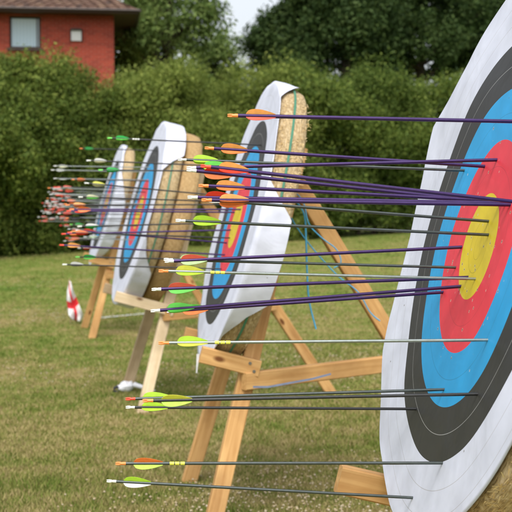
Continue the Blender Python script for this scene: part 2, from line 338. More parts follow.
def hedge_base(px): return 26+8*px/512
HB = [(-60, 262), (0, 257), (75, 250), (175, 242), (270, 238), (390, 233), (512, 228), (620, 224)]
def hedge(name, x0, x1, tops, mt, n, per, size, label, depth=2.1, crad=.46, bulge=.5):
    """x0..x1: where the run stands along its line; tops: (px, py) heights of its ragged upper edge"""
    cs = []; P0 = on_depth(x0, 199, hedge_base(x0)); P1 = on_depth(x1, 199, hedge_base(x1)); L = (P1-P0)
    tx = [t[0] for t in tops]; ty = [t[1] for t in tops]
    nn = Vector((L.y, -L.x, 0)).normalized()
    for i in range(n):
        px = x0+(x1-x0)*random.random(); d = hedge_base(px); top = EYE + (199-np.interp(px, tx, ty))*d/F
        X = (px-256)/F*d; z0 = float(ground_z(X, d))
        hh = random.random()**.85
        top += .8*noise.noise(Vector((px*.05, 3.3, 0)))+.45*noise.noise(Vector((px*.2, 8.3, 0)))
        z = z0+.15+(top-crad*.8-z0-.15)*hh
        dep = -math.sin(hh*2.6+.3)*bulge + depth*random.random()**1.8 + 1.3*noise.noise(Vector((X*.6, z*.9, 2.2))) + .9*noise.noise(Vector((X*2, z*2, 5.2)))
        cs.append((X - nn.x*dep*-1*-1 , d + dep + .0, z))
    cs = np.array(cs); rad = crad*(.55+.75*rng.random(len(cs)))
    e = empty(name, (float(cs[:, 0].mean()), float(cs[:, 1].mean()), float(ground_z(cs[:, 0].mean(), cs[:, 1].mean()))))
    v = leaves(cs, rad, per, size, 1.0) - np.array(e.location)
    np_mesh('foliage', v, 4, mt, e)
    st = MB()
    for i in range(int((x1-x0)/14)+2):
        px = x0+(x1-x0)*(i+.5)/(int((x1-x0)/14)+2); d = hedge_base(px)+.9; X = (px-256)/F*d; z0 = float(ground_z(X, d))
        pts = [(X+.12*math.sin(k*1.7+i), d+.1*math.cos(k*2+i), z0-.05+k*.75) for k in range(5)]
        st.tube([Vector(p)-e.location for p in pts], [.07, .06, .045, .03, .015], 6)
    st.build('stems', M['bark'], e)
    tag(e, label, 'hedge', 'hedge along the field edge'); return e
M['bark'] = plain('bark', (.07, .055, .04), .9, .2, 0, .4, 12)
LD = leaf_mat('leaf_dark', [(.034, .063, .011), (.12, .18, .032), (.32, .37, .078)])
LDR = leaf_mat('leaf_deep', [(.034, .062, .011), (.105, .165, .031), (.28, .34, .068)])
LM = leaf_mat('leaf_mid', [(.055, .092, .015), (.16, .215, .040), (.36, .41, .095)])
LL = leaf_mat('leaf_light', [(.045, .070, .013), (.095, .135, .024), (.19, .22, .050)])
LT = leaf_mat('leaf_tree', [(.016, .034, .011), (.048, .088, .024), (.115, .17, .048)])
LG = leaf_mat('leaf_airy', [(.055, .105, .026), (.145, .215, .055), (.29, .37, .11)])

hedge('hedge', -130, 122, [(-130, 54), (-60, 50), (0, 50), (30, 53), (55, 57), (85, 63), (105, 76), (125, 82)], LD, 2300, 190, .040, 'dark bushy green hedge in front of the red brick house')
hedge('hedge', 108, 300, [(105, 84), (125, 74), (160, 66), (200, 62), (228, 68), (260, 74), (300, 70)], LM, 1500, 190, .037, 'yellow green feathery hedge behind the two middle targets')
hedge('hedge', 288, 780, [(285, 72), (330, 66), (360, 64), (400, 70), (440, 72), (480, 70), (600, 66), (780, 72)], LDR, 3600, 180, .041, 'long green hedge below the dark trees, right of the wooden rear leg')

def tree(name, px, d, top, bottom, rx, mt, n, per, size, label, seed, crad=.55, lean=0, sparse=1.0):
    random.seed(seed); X = (px-256)/F*d; z0 = float(ground_z(X, d)); zt = EYE+(199-top)*d/F; zb = EYE+(199-bottom)*d/F
    e = empty(name, (X, d, z0)); tr = MB(); zc = (zt+zb)/2; H = (zt-zb)/2
    tr.tube([(0, 0, -.1), (.05, .02, (zb-z0)*.5), (lean*.3, 0, zb-z0), (lean*.6, .1, zc-z0), (lean, 0, zt-z0-.6)], [.26, .21, .17, .11, .02], 9)
    cs = []
    for i in range(26):
        a = random.uniform(0, 2*math.pi); s = random.uniform(.15, 1); st = Vector((lean*s*.6, 0, zb-z0+(zc-zb)*1.5*s*.9))
        ln = rx*(.6+.5*random.random()); en = st+Vector((math.cos(a)*ln, math.sin(a)*ln*.8, random.uniform(.2, 1)*H*.55))
        md = (st+en)/2+Vector((0, 0, -.15)); tr.tube([st, md, en], [.075, .05, .012], 6)
        cs += [en, md+(en-md)*.5]
    tr.build('trunk', M['bark'], e)
    k = 0; out = []
    lobes = [(Vector((lean*.5+rx*.75*random.uniform(-1, 1), rx*.6*random.uniform(-1, 1), zc-z0+H*.8*random.uniform(-1, 1))), random.uniform(.35, .6)*rx) for _ in range(int(11*sparse)+3)] + [(c, .38*rx) for c in cs]
    for i in range(n):
        c, r_ = random.choice(lobes); d_ = Vector((random.gauss(0, 1), random.gauss(0, 1), random.gauss(0, 1))).normalized()
        p = c+d_*r_*random.random()**.5; p.z = max(p.z, zb-z0-.4); out.append(p)
    out = np.array([tuple(p) for p in out]); v = leaves(out, crad*(.5+.8*rng.random(n)), per, size, .75)
    np_mesh('crown', v, 4, mt, e)
    tag(e, label, 'tree', 'trees beyond the hedge')
tree('broadleaf_tree', 170, 40, -75, 95, 1.6, LG, 230, 78, .075, 'airy light green tree right beside the brick house', 3)
tree('broadleaf_tree', 128, 44, -30, 110, 1.3, LM, 220, 78, .075, 'bushy mid green tree tight against the corner of the house roof', 11)
tree('broadleaf_tree', 216, 47, 34, 110, 1.1, LG, 110, 69, .075, 'small pale tree at the gap of sky', 5)
tree('broadleaf_tree', 284, 42, 3, 100, .95, LT, 420, 82, .075, 'dark rounded tree at the right edge of the sky gap', 8)
tree('broadleaf_tree', 345, 41, -100, 128, 1.9, LT, 900, 82, .075, 'tall very dark tree standing above the middle of the hedge', 21)
tree('broadleaf_tree', 420, 43, -110, 128, 2.4, LT, 1000, 82, .075, 'tall dark tree left of the nearest target top', 34)
tree('broadleaf_tree', 505, 44, -110, 128, 2.3, LT, 900, 82, .075, 'dark tree mostly hidden behind the nearest target', 55)
random.seed(5)

# ------------------------------------------------------------------ brick house
def brick_mat():
    m, nt, b, o = mat('red_brick')
    tc = N(nt, 'ShaderNodeTexCoord'); sp = N(nt, 'ShaderNodeSeparateXYZ'); nt.links.new(tc.outputs['Object'], sp.inputs[0])
    ad = N(nt, 'ShaderNodeMath', operation='ADD'); nt.links.new(sp.outputs[0], ad.inputs[0]); nt.links.new(sp.outputs[1], ad.inputs[1])
    cb = N(nt, 'ShaderNodeCombineXYZ'); nt.links.new(ad.outputs[0], cb.inputs[0]); nt.links.new(sp.outputs[2], cb.inputs[1])
    br = N(nt, 'ShaderNodeTexBrick'); br.inputs['Scale'].default_value = 1; br.inputs['Brick Width'].default_value = .225; br.inputs['Row Height'].default_value = .075; br.inputs['Mortar Size'].default_value = .006
    br.inputs['Color1'].default_value = (.40, .050, .023, 1); br.inputs['Color2'].default_value = (.26, .030, .015, 1); br.inputs['Mortar'].default_value = (.36, .15, .10, 1)
    nt.links.new(cb.outputs[0], br.inputs['Vector']); nt.links.new(br.outputs['Color'], b.inputs['Base Color']); b.inputs['Roughness'].default_value = .85
    return m
HD = 36.0
def HX(px): return (px-256)/F*HD
def HZ(py): return EYE+(199-py)*HD/F
zg = float(ground_z(-7, 36)); house = empty('brick_house', (HX(115), HD, zg)); house.rotation_euler = (0, 0, R(7.5)); hp = house.location
x0, x1 = HX(115)-9.5-hp.x, HX(115)-hp.x; ze = HZ(17.5)-zg; y1 = 8.0
mb = MB()
wx0, wx1, wz0, wz1 = HX(13)-hp.x, HX(43.5)-hp.x, HZ(51)-zg, HZ(19.5)-zg
# front wall round the window opening, then the other walls
V = [(x0,0,-.3),(x1,0,-.3),(x1,0,ze),(x0,0,ze),(wx0,0,wz0),(wx1,0,wz0),(wx1,0,wz1),(wx0,0,wz1)]
mb.add(V, [(0,1,5,4),(1,2,6,5),(2,3,7,6),(3,0,4,7)])
mb.add([(wx0,0,wz0),(wx1,0,wz0),(wx1,0,wz1),(wx0,0,wz1),(wx0,.12,wz0),(wx1,.12,wz0),(wx1,.12,wz1),(wx0,.12,wz1)], [(0,1,5,4),(1,2,6,5),(2,3,7,6),(3,0,4,7)])
mb.add([(x1,0,-.3),(x1,y1,-.3),(x1,y1,ze),(x1,0,ze)], [(0,1,2,3)]); mb.add([(x0,0,-.3),(x0,y1,-.3),(x0,y1,ze),(x0,0,ze)], [(3,2,1,0)]); mb.add([(x0,y1,-.3),(x1,y1,-.3),(x1,y1,ze),(x0,y1,ze)], [(3,2,1,0)])
mb.build('wall', brick_mat(), house)
brown = plain('brown_timber', (.045, .026, .018), .6)
mb = MB(); t_ = .06
for a, b_, c, d in ((wx0, wx1, wz0, wz0+t_), (wx0, wx1, wz1-t_, wz1), (wx0, wx0+t_, wz0+t_, wz1-t_), (wx1-t_, wx1, wz0+t_, wz1-t_), (wx1-.13, wx1-.10, wz0+t_, wz1-t_)):
    mb.box(((a+b_)/2, .09, (c+d)/2), (b_-a, .055, d-c))
win = mb.build('window', brown, house)
m, nt, b, o = mat('window_glass'); b.inputs['Base Color'].default_value = (.30, .42, .46, 1); b.inputs['Roughness'].default_value = .06; b.inputs['Specular IOR Level'].default_value = .8
mp = N(nt, 'ShaderNodeTexWave'); mp.inputs['Scale'].default_value = 3.2; mp.inputs['Distortion'].default_value = 1.5
r = ramp(nt, [(0, (.36, .50, .58)), (1, (.44, .58, .64))]); nt.links.new(mp.outputs['Fac'], r.inputs['Fac']); nt.links.new(r.outputs['Color'], b.inputs['Base Color'])  # pale blue base colour stands in for sky reflected in the pane
tcn = N(nt, 'ShaderNodeTexCoord'); nt.links.new(tcn.outputs['Object'], mp.inputs['Vector'])
mb = MB(); mb.box(((wx0+wx1)/2, .10, (wz0+wz1)/2), (wx1-wx0-.02, .012, wz1-wz0-.02)); mb.build('pane', m, win)
mb = MB(); mb.box(((wx0+wx1)/2, -.03, wz0-.035), (wx1-wx0+.12, .14, .07)); mb.build('sill', brown, win)
# vent with a white louvre
vx, vz = HX(78)-hp.x, HZ(38)-zg
mb = MB(); mb.box((vx, -.035, vz), (.30, .07, .30)); lv = mb.build('wall_vent', plain('white_vent', (.70, .70, .68), .5), house)
mb = MB(); mb.box((vx, -.07, vz+.18), (.34, .16, .05)); mb.box((vx-.165, -.045, vz-.02), (.02, .09, .33)); mb.box((vx+.165, -.045, vz-.02), (.02, .09, .33)); mb.build('cowl', brown, lv)
# eaves, gutter and hipped tiled roof
ov = .66; zf = ze
ex0, ex1, ey0, ey1 = x0-ov, x1+ov, -ov, y1+ov
mb = MB(); mb.box(((ex0+ex1)/2, (ey0+ey1)/2, zf+.03), (ex1-ex0, ey1-ey0, .06)); 
mb.build('soffit', plain('soffit', (.06, .038, .028), .7), house)
mb = MB(); mb.box(((ex0+ex1)/2, ey0-.012, zf+.03), (ex1-ex0+.05, .025, .10)); mb.box((ex1+.012, (ey0+ey1)/2, zf+.03), (.025, ey1-ey0, .10)); mb.build('fascia', brown, house)
mb = MB(); mb.tube([(ex0, ey0-.085, zf+.06), (ex1+.08, ey0-.085, zf+.055)], .042, 10); mb.tube([(ex1+.085, ey0-.05, zf+.06), (ex1+.085, ey1, zf+.055)], .042, 10); mb.build('gutter', plain('gutter', (.05, .035, .03), .45), house)
mb = MB(); pitch = .62; zr = zf+.07; A = Vector((ex0, ey0, zr)); 
hw = (ey1-ey0)/2; ridge = zr+hw*pitch
rows = 26
def course(pa, pb, qa, qb):
    """overlapping tile courses from the eave pa-pb up to qa-qb, each pantile a small wave"""
    pa, pb, qa, qb = map(Vector, (pa, pb, qa, qb)); nrm = (pb-pa).cross(qa-pa).normalized()
    for i in range(rows):
        s0, s1 = i/rows, (i+1)/rows+.012
        a0, a1 = pa.lerp(qa, s0), pb.lerp(qb, s0); b0, b1 = pa.lerp(qa, min(1, s1)), pb.lerp(qb, min(1, s1))
        k = max(2, int((a1-a0).length/.075)); vs = []
        for j in range(k+1):
            w = .022*math.sin(j*math.pi/2)
            vs += [a0.lerp(a1, j/k)+nrm*(.045+w), b0.lerp(b1, j/k)+nrm*(.01+w)]
        mb.add(vs, [(2*j, 2*j+2, 2*j+3, 2*j+1) for j in range(k)])
        ed = []
        for j in range(k+1): ed += [vs[2*j], vs[2*j]-nrm*.04]
        mb.add(ed, [(2*j, 2*j+1, 2*j+3, 2*j+2) for j in range(k)])
r0 = (ex0+hw, (ey0+ey1)/2, ridge); r1 = (ex1-hw, (ey0+ey1)/2, ridge)
course((ex0, ey0, zr), (ex1, ey0, zr), r0, r1); course((ex1, ey0, zr), (ex1, ey1, zr), r1, r1); course((ex1, ey1, zr), (ex0, ey1, zr), r1, r0); course((ex0, ey1, zr), (ex0, ey0, zr), r0, r0)
m, nt, b, o = mat('roof_tile'); gi = N(nt, 'ShaderNodeTexCoord'); nz = N(nt, 'ShaderNodeTexNoise'); nz.inputs['Scale'].default_value = 3.5; nz.inputs['Detail'].default_value = 6; nt.links.new(gi.outputs['Object'], nz.inputs['Vector'])
r = ramp(nt, [(.3, (.05, .03, .022)), (.5, (.105, .055, .036)), (.7, (.17, .11, .07))]); nt.links.new(nz.outputs['Fac'], r.inputs['Fac']); nt.links.new(r.outputs['Color'], b.inputs['Base Color']); b.inputs['Roughness'].default_value = .85
mb.build('roof', m, house)
tag(house, 'red brick house with brown tiled roof behind the hedge', 'house')

# ------------------------------------------------------------------ targets
TG = {  # centre from the eye (x, depth, z), yaw, lean, boss radius
 1: dict(c=(.5009, 2.6753, -.1068), yaw=.0947, lean=.2441, R=.648),
 2: dict(c=(-.0902, 5.5867, -.1113), yaw=.150, lean=.2624, R=.662),
 3: dict(c=(-.8255, 8.5036, -.0969), yaw=.2206, lean=.2711, R=.652),
 4: dict(c=(-1.60, 12.85, -.06), yaw=.2206, lean=.2711, R=.645)}
for k, t in TG.items():
    a, l = t['yaw'], t['lean']
    t['u'] = Vector((-math.sin(a), math.cos(a), 0)); m_ = Vector((math.cos(a), math.sin(a), 0))
    t['v'] = Vector((0, 0, math.cos(l))) + m_*math.sin(l); t['n'] = t['v'].cross(t['u'])
    t['o'] = Vector(t['c']) + Vector((0, 0, EYE))
    t['M'] = Matrix((( *[t[q][0] for q in ('u', 'n', 'v')], t['o'][0]), (*[t[q][1] for q in ('u', 'n', 'v')], t['o'][1]), (*[t[q][2] for q in ('u', 'n', 'v')], t['o'][2]), (0, 0, 0, 1)))
THICK = .13
WHERE = {1: 'nearest', 2: 'second nearest', 3: 'third', 4: 'farthest'}

def boss(t, mt, label, thick=THICK, back=0.0, strap=None, fringe=900, Rr=None, seed=0, ext=None):
    Rb = Rr or t['R']; e = empty('straw_boss', mat=t['M'])
    n = 160; prof = [(0, -thick), (Rb*.6, -thick), (Rb-.022, -thick), (Rb-.006, -thick+.012), (Rb, -thick+.035), (Rb+.003, -thick*.5), (Rb, -.035), (Rb-.006, -.012), (Rb-.022, 0), (Rb*.6, 0), (0, 0)]
    vs, fs, uv = [], [], []
    for i in range(n+1):
        th = 2*math.pi*i/n
        for j, (r_, y) in enumerate(prof):
            w = (1+.012*noise.noise(Vector((math.cos(th)*5, math.sin(th)*5, y*14+seed)))) if r_ > Rb*.9 else 1
            vs.append((math.cos(th)*r_*w, y-back, math.sin(th)*r_*w)); uv.append((th*Rb, y+(0 if r_ > Rb*.9 else r_)))
    k = len(prof)
    for i in range(n):
        for j in range(k-1): fs.append((i*k+j, (i+1)*k+j, (i+1)*k+j+1, i*k+j+1))
    me = bpy.data.meshes.new('straw_body'); me.from_pydata(vs, [], fs); me.polygons.foreach_set('use_smooth', [True]*len(fs))
    ul = me.uv_layers.new(name='UVMap')
    for p in me.polygons:
        for li in p.loop_indices: ul.data[li].uv = uv[me.loops[li].vertex_index]
    link('straw_body', me, mt, e)
    if fringe:
        th = rng.random(fringe)*2*np.pi
        if ext: th = np.array([q for q in th if not (ext(math.degrees(q))[0] > Rb+.012)])
        m_ = len(th); y = -back-rng.random(m_)*thick; L = .006+.016*rng.random(m_)
        rr = Rb*(.998+.006*rng.random(m_)); P = np.stack([np.cos(th)*rr, y, np.sin(th)*rr], -1)
        tang = np.stack([-np.sin(th), np.zeros(m_), np.cos(th)], -1)*rng.normal(size=(m_, 1)); rad = np.stack([np.cos(th), np.zeros(m_), np.sin(th)], -1)
        d = tang*.8 + rad*(.0+.22*rng.random((m_, 1))) + np.array([0, 1, 0])*rng.normal(size=(m_, 1))*.7; d /= np.linalg.norm(d, axis=1, keepdims=True)
        w = np.cross(d, rad); w /= np.linalg.norm(w, axis=1, keepdims=True); w *= .0014
        Q = np.stack([P-w, P+w, P+w*.5+d*L[:, None], P-w*.5+d*L[:, None]], 1)
        tag(np_mesh('straw_ends', Q.reshape(-1, 3), 4, M['strand'], e), kind='stuff')
    if strap:
        sm, yy = strap; mb = MB(); q = []
        for i in range(121):
            th = 2*math.pi*i/120; rr = Rb*(1.014+.003*math.sin(th*7))
            q += [(math.cos(th)*rr, yy-.005+.006*math.sin(th*3), math.sin(th)*rr), (math.cos(th)*rr, yy+.005+.006*math.sin(th*3), math.sin(th)*rr)]
        mb.add(q, [(2*i, 2*i+1, 2*i+3, 2*i+2) for i in range(120)], True); mb.build('strap', sm, e)
    tag(e, label, 'archery boss', 'straw archery bosses'); return e

def paper(t, ext, label, seed, bul=.006):
    """the printed sheet: flat over the boss, beyond its edge folded back over the rim. ext(deg) = (outer radius, True if it folds)"""
    Rb = t['R']; vs, fs, uv = [], [], []; n = 240
    rad0 = [0, .03, .061, .10, .15, .2, .25, .3, .35, .4, .45, .5, .54, .57, .6, .62, .635]
    for i in range(n):
        th = 2*math.pi*i/n; dg = math.degrees(th); ro, fold = ext(dg)
        extra = max(0, ro-Rb)
        rs = [r_*min(1, Rb/.648)*(1 if r_ < .5 else min(1, ro/Rb)) for r_ in rad0] + [min(ro, Rb)*1.0+extra*q for q in (.0, .08, .2, .4, .6, .8, 1)]
        for r_ in rs:
            nz = noise.noise(Vector((math.cos(th)*r_*4, math.sin(th)*r_*4, seed)))
            y = .004 + bul*(nz+.5)*min(1, r_*3)
            rr = r_
            if fold and r_ > Rb:
                e_ = r_-Rb; c_ = .006
                rr = Rb+.016+.003*nz+ min(e_, c_)*.2; y = y - max(0, e_-.004)
                rr += (.006*noise.noise(Vector((th*5, e_*12, seed+4))) + .010*(.35-abs(noise.noise(Vector((th*6+e_*9, e_*10-th*2, seed+6))))))*min(1, e_*20)
            elif r_ > Rb: y += (r_-Rb)*.18*noise.noise(Vector((th*2.2, 0, seed+9)))
            vs.append((math.cos(th)*rr, y, math.sin(th)*rr)); uv.append((math.cos(th)*r_, math.sin(th)*r_))
    k = len(rad0)+7
    for i in range(n):
        for j in range(k-1):
            q = (i*k+j, ((i+1) % n)*k+j, ((i+1) % n)*k+j+1, i*k+j+1)
            fs.append(q)
    me = bpy.data.meshes.new('target_face'); me.from_pydata(vs, [], [f[::-1] for f in fs]); me.polygons.foreach_set('use_smooth', [True]*len(fs))
    ul = me.uv_layers.new(name='UVMap')
    for p in me.polygons:
        for li in p.loop_indices: ul.data[li].uv = uv[me.loops[li].vertex_index]
    o = link('paper_target', me, M['face']); o.matrix_world = t['M']
    tag(o, label, 'paper target', 'printed paper targets'); return o

def lin(dg, pts):
    return float(np.interp(dg, [p[0] for p in pts], [p[1] for p in pts]))
def octo(dg, ap):
    a = ((dg+22.5) % 45)-22.5; return ap/math.cos(R(a))
# sheet outlines measured round each target: degrees -> outer radius
E1 = [(0, .68), (13, .715), (24, .775), (32, .735), (43, .70), (60, .69), (90, .67), (150, .655), (215, .640), (233, .642), (270, .655), (285, .665), (301, .665), (318, .70), (333, .715), (343, .68), (360, .68)]
def ext1(d): return (lin(d, E1), 100 < d < 262)
E2 = [(0, .665), (45, .69), (66, .675), (78, .70), (84, .785), (92, .79), (100, .788), (107, .76), (114, .71), (122, .668), (150, .668), (163, .672), (168, .72), (175, .80), (190, .81), (207, .805), (214, .74), (226, .675), (250, .66), (300, .65), (330, .665), (347, .70), (360, .665)]
def ext2(d): return (lin(d, E2), 70 < d < 270)
E3 = [(0, .665), (40, .66), (66, .665), (74, .78), (100, .79), (140, .79), (146, .72), (153, .662), (190, .66), (203, .70), (215, .78), (265, .785), (275, .70), (285, .655), (360, .665)]
def ext3(d): return (lin(d, E3), 60 < d < 290)
E4 = [(0, .66), (70, .66), (80, .70), (100, .70), (125, .66), (150, .668), (163, .72), (178, .78), (215, .78), (240, .70), (255, .65), (360, .66)]
def ext4(d): return (lin(d, E4), 60 < d < 280)

boss(TG[1], M['straw'], 'large round straw boss behind the nearest paper face, straw edge at lower right', fringe=5200, seed=1, ext=ext1)
paper(TG[1], ext1, 'biggest ringed paper target face, nearest and cut off by the right edge', 1.0, .010)
boss(TG[2], M['straw'], 'straw boss with green strap round its rim, second nearest', strap=(M['green_strap'], -.066), fringe=2600, seed=2, ext=ext2)
paper(TG[2], ext2, 'ringed paper target face folded over the straw boss in the middle of the photo', 3.0)
boss(TG[3], M['straw'], 'front boss of the doubled pair under the white folded paper', strap=(M['green_strap'], -.066), fringe=900, seed=3, ext=ext3)
boss(TG[3], M['foam'], 'bare tan boss stacked behind the third target', thick=.125, back=THICK+.012, fringe=500, Rr=.632, seed=4)
paper(TG[3], ext3, 'ringed paper target face with a broad white fold over the top of a double boss', 5.0)
boss(TG[4], M['straw'], 'smallest straw boss, farthest along the row', strap=None, fringe=600, seed=5, ext=ext4)
paper(TG[4], ext4, 'smallest ringed paper target face, farthest along the row', 7.0)

def stand(k, mats, depth, label, rear=(.251, 1.234), reach=.058, bc=-.595):
    t = TG[k]; Rb = t['R']; W = lambda a, b, c: t['o'] + t['u']*a + t['n']*b + t['v']*c
    base = W(0, -depth, 0); base.z = 0; e = empty('target_stand', base)
    L = lambda a, b, c: W(a, b, c)-base
    yb = -(depth+.040); cosl = math.cos(t['lean'])
    def drop(a, b):   # c at which the leg meets the ground
        p = W(a, b, 0); return -(p.z+.0)/cosl + .0
    A_ = lambda c: .335 - .20*(c+.575)      # the front legs splay towards the ground
    for sg in (-1, 1):
        mm = mats[0] if sg < 0 else mats[1]; cg = drop(sg*.5, yb)-.012
        mb = MB(); mb.beam(L(sg*A_(.40), yb, .40), L(sg*A_(cg), yb, cg), .055, .074, t['u']); mb.build('front_leg', mm, e)
        mb = MB(); ab = sg*(A_(-.61)+.051); mb.beam(L(ab, reach, bc), L(ab, yb-.037, bc), .072, .045, t['v']); br = mb.build('bracket', mm, e)
        for dy, dz in ((.012, .016), (-.014, -.014)):
            mb = MB(); q0 = L(ab-.0225, yb+dy, bc+dz); mb.tube([q0+t['u']*.002, q0-t['u']*.004], .007, 10); mb.build('bolt', M['steel'], br)
    mb = MB(); mb.beam(L(-A_(.30)+.02, yb, .30), L(A_(.30)-.02, yb, .30), .075, .045, t['v']); mb.build('crossbar', mats[0], e)
    mdir = Vector((math.cos(t['yaw']), math.sin(t['yaw']), 0)); rl = t['o']-base
    top = rl + mdir*rear[0] + Vector((0, 0, .24)); ft = rl + mdir*rear[1]; ft.z = -.01
    mb = MB(); mb.beam(top, ft, .06, .075, t['u']); mb.build('rear_leg', mats[2], e)
    p1 = top.lerp(ft, (top.z-.678)/top.z)
    c0 = (-(W(-.40, yb, 0).z) + .650)/cosl; p0 = L(-A_(c0), yb, c0)
    side = -t['u']*.052
    mb = MB(); mb.beam(p0+side-(p1-p0).normalized()*.02, p1-t['u']*.055, .045, .075, t['u']); mb.build('tie_bar', mats[2], e)
    tag(e, label, 'target stand', 'wooden target stands'); return e
wd = (M['wood'], M['wood'], M['wood'])
stand(1, wd, THICK, 'pine stand carrying the nearest target, only a bracket end showing', reach=.10, bc=-.652)
stand(2, wd, THICK, 'orange pine stand with tie bar and brace under the middle target')
stand(3, (M['pale_wood'], M['grey_wood'], M['wood']), THICK+.145, rear=(.366, 1.425), label='stand with one pale front leg and one greyish leg')
stand(4, wd, THICK, 'farthest small pine stand beside the little flag')

# ------------------------------------------------------------------ arrows
def arrow(k, nock, tip, shaft, nc, v1, v2, label, wrap=None, roll=None, rad=None, group=None, vlen=.060, vstart=.034, slim=1.0):
    t = TG[k]; eye = Vector((0, 0, EYE)); r = ray(*tip); tt = (t['o']-eye).dot(t['n'])/r.dot(t['n']); P = eye+r*tt
    want = t['n'].lerp(Vector((t['n'].x, t['n'].y, 0)).normalized(), .8).normalized()
    G_ = P+want*.70; r2 = ray(*nock).normalized(); Nk = eye+r2*((G_-eye).dot(r2))
    d = (Nk-P).normalized(); L_ = (Nk-P).length
    up = (Vector((0, 0, 1))-d*d.z).normalized(); sd = d.cross(up)
    if sd.y > 0: sd = -sd           # sideways, towards the archers' side of the row
    Mx = Matrix(((d.x, sd.x, up.x, P.x), (d.y, sd.y, up.y, P.y), (d.z, sd.z, up.z, P.z), (0, 0, 0, 1)))
    e = empty('arrow', mat=Mx)
    rad = rad or {'purple': .0040, 'black': .0034, 'grey': .0034, 'silver': .0033}[shaft]
    mb = MB(); mb.tube([(-.05, 0, 0), (L_-.018, 0, 0)], rad, 10); mb.build('shaft', M[shaft], e)
    mb = MB(); mb.tube([(L_-.0178, 0, 0), (L_-.013, 0, 0), (L_-.006, 0, 0)], [rad*.98, rad*.95, rad*.7], 10)
    for s in (-1, 1): mb.tube([(L_-.008, 0, s*.0014), (L_-.002, 0, s*.0019), (L_+.003, 0, s*.0017)], [.0022, .0019, .0012], 6)
    mb.build('nock', M['nock_'+nc], e)
    roll = random.uniform(62, 118) if roll is None else roll
    for q in range(3):
        a = R(roll+q*120); c, s = math.cos(a), math.sin(a); h = .0102*slim
        prof = [(0, 0), (.006, .55), (.016, .88), (.028, 1), (.042, .88), (.066, .52), (1e9, 0)]
        st = []; sc = vlen/.060
        xs_ = np.linspace(0, 1, 15)
        hs = (np.sin(np.pi*np.clip(xs_, 0, 1)**.62))**.75*h; hs[0] = hs[-1] = .0008
        vs = []
        for side in (-1, 1):
            for xx, hh in zip(xs_, hs):
                x_ = L_-vstart-vlen*xx; off = side*.0004
                vs += [(x_, c*rad*.9-s*off, s*rad*.9+c*off), (x_, c*(rad+hh)-s*off, s*(rad+hh)+c*off)]
        m2 = len(xs_)*2; fs = []
        for i in range(len(xs_)-1):
            A_ = (2*i, 2*i+1, 2*i+3, 2*i+2); fs.append(A_); fs.append(tuple(m2+z for z in A_[::-1])); fs.append((2*i+1, m2+2*i+1, m2+2*i+3, 2*i+3))
        mb = MB(); mb.add(vs, fs); mb.build('vane', M['vane_'+(v1 if q == 0 else v2)], e)
    if wrap:
        mb = MB(); w0 = L_-vstart-vlen-.014
        for i in range(3): mb.tube([(w0-i*.011, 0, 0), (w0-i*.011-.009, 0, 0)], rad*1.06, 10)
        mb.build('crest_band', M['nock_'+wrap], e)
    tag(e, label, 'arrow', group or 'arrows in the %s target' % WHERE[k])

A1 = [
 ((229,115.5),(541,122),'purple','orange','amber','pink','purple arrow with orange nock and orange pink vanes, topmost in the nearest target',None,80),
 ((206,148),(487,166.6),'purple','orange','amber','orange','purple arrow with orange nock and vanes, second from top in the nearest target',None,75),
 ((188,168),(500,159.8),'purple','white','green','lime','purple arrow with white nock and green vanes rising slightly to the red ring',None,95),
 ((179,159.5),(467,170.6),'grey','white','lime','lime','grey shafted arrow with white nock and lime vanes ending in the blue above gold',None,100),
 ((202,166),(521,202.5),'purple','red','amber','red','purple arrow with red nock and yellow orange vanes sloping down to the red ring',None,85),
 ((188,170),(503,203.5),'purple','white','orange','red','purple arrow with white nock and red orange vanes, lower of the two steepest',None,-75),
 ((200,185.6),(506,201.5),'purple','orange','amber','orange','purple arrow with orange nock and vanes, in the fan just above the gold',None,88),
 ((189,197.3),(509,203),'purple','white','red','white','purple arrow with white nock and red and white vanes, just above the gold',None,70),
 ((203,200),(513,204.8),'purple','orange','amber','orange','purple arrow with orange vanes, lowest of the purple fan above the gold',None,110),
 ((203,199.5),(491,221.5),'grey','orange','orange','red','dark arrow with red orange vanes, upper of two dark arrows in the gold',None,-85),
 ((177,220.5),(491,235),'grey','white','lime','lime','dark arrow with white nock and lime vanes, lower of two dark arrows in the gold',None,84),
 ((165,259.5),(458,267.6),'grey','white','mint','lime','dark arrow with pale green vanes ending in the red left of the gold',None,96),
 ((166,261.5),(464,247),'purple','white','pink','mint','purple arrow rising to the left edge of the gold',None,75),
 ((160,271),(478,279),'silver','orange','yellow','lime','pale grey arrow with orange nock, yellow vanes and yellow bands, in the gold','yellow',86),
 ((153,289.5),(470,277.3),'purple','white','pink','green','purple arrow with white nock, red upper vane and green lower vane',None,72),
 ((152,311),(463,286.2),'purple','white','green','green','purple arrow with white nock and green vanes, upper of the rising pair below gold',None,100),
 ((168,311.5),(446,292),'purple','white','green','orange','purple arrow with green and orange vanes, lower of the rising pair below gold',None,70),
 ((160,343),(493,340),'silver','orange','lime','yellow','pale grey arrow with orange nock, lime vanes and yellow bands in the lower blue','yellow',95),
 ((127,399),(448,389.4),'grey','red','lime','lime','dark arrow with red nock and lime vanes, upper of the close pair in lower blue',None,100),
 ((144,400.8),(482,394),'black','orange','yellow','lime','dark arrow with orange nock and lime vanes, lower of the close pair',None,60),
 ((127,407.3),(420,409),'black','white','lime','lime','black arrow with white nock and lime vanes ending in the lower black ring',None,92),
 ((117,463.5),(447,463),'grey','orange','orange','lime','dark arrow with orange nock, orange and lime vanes and yellow bands, low in the white','yellow',68),
 ((108,481),(417,498),'grey','white','lime','white','dark arrow with white nock, lime and white vanes, lowest in the nearest target',None,74)]
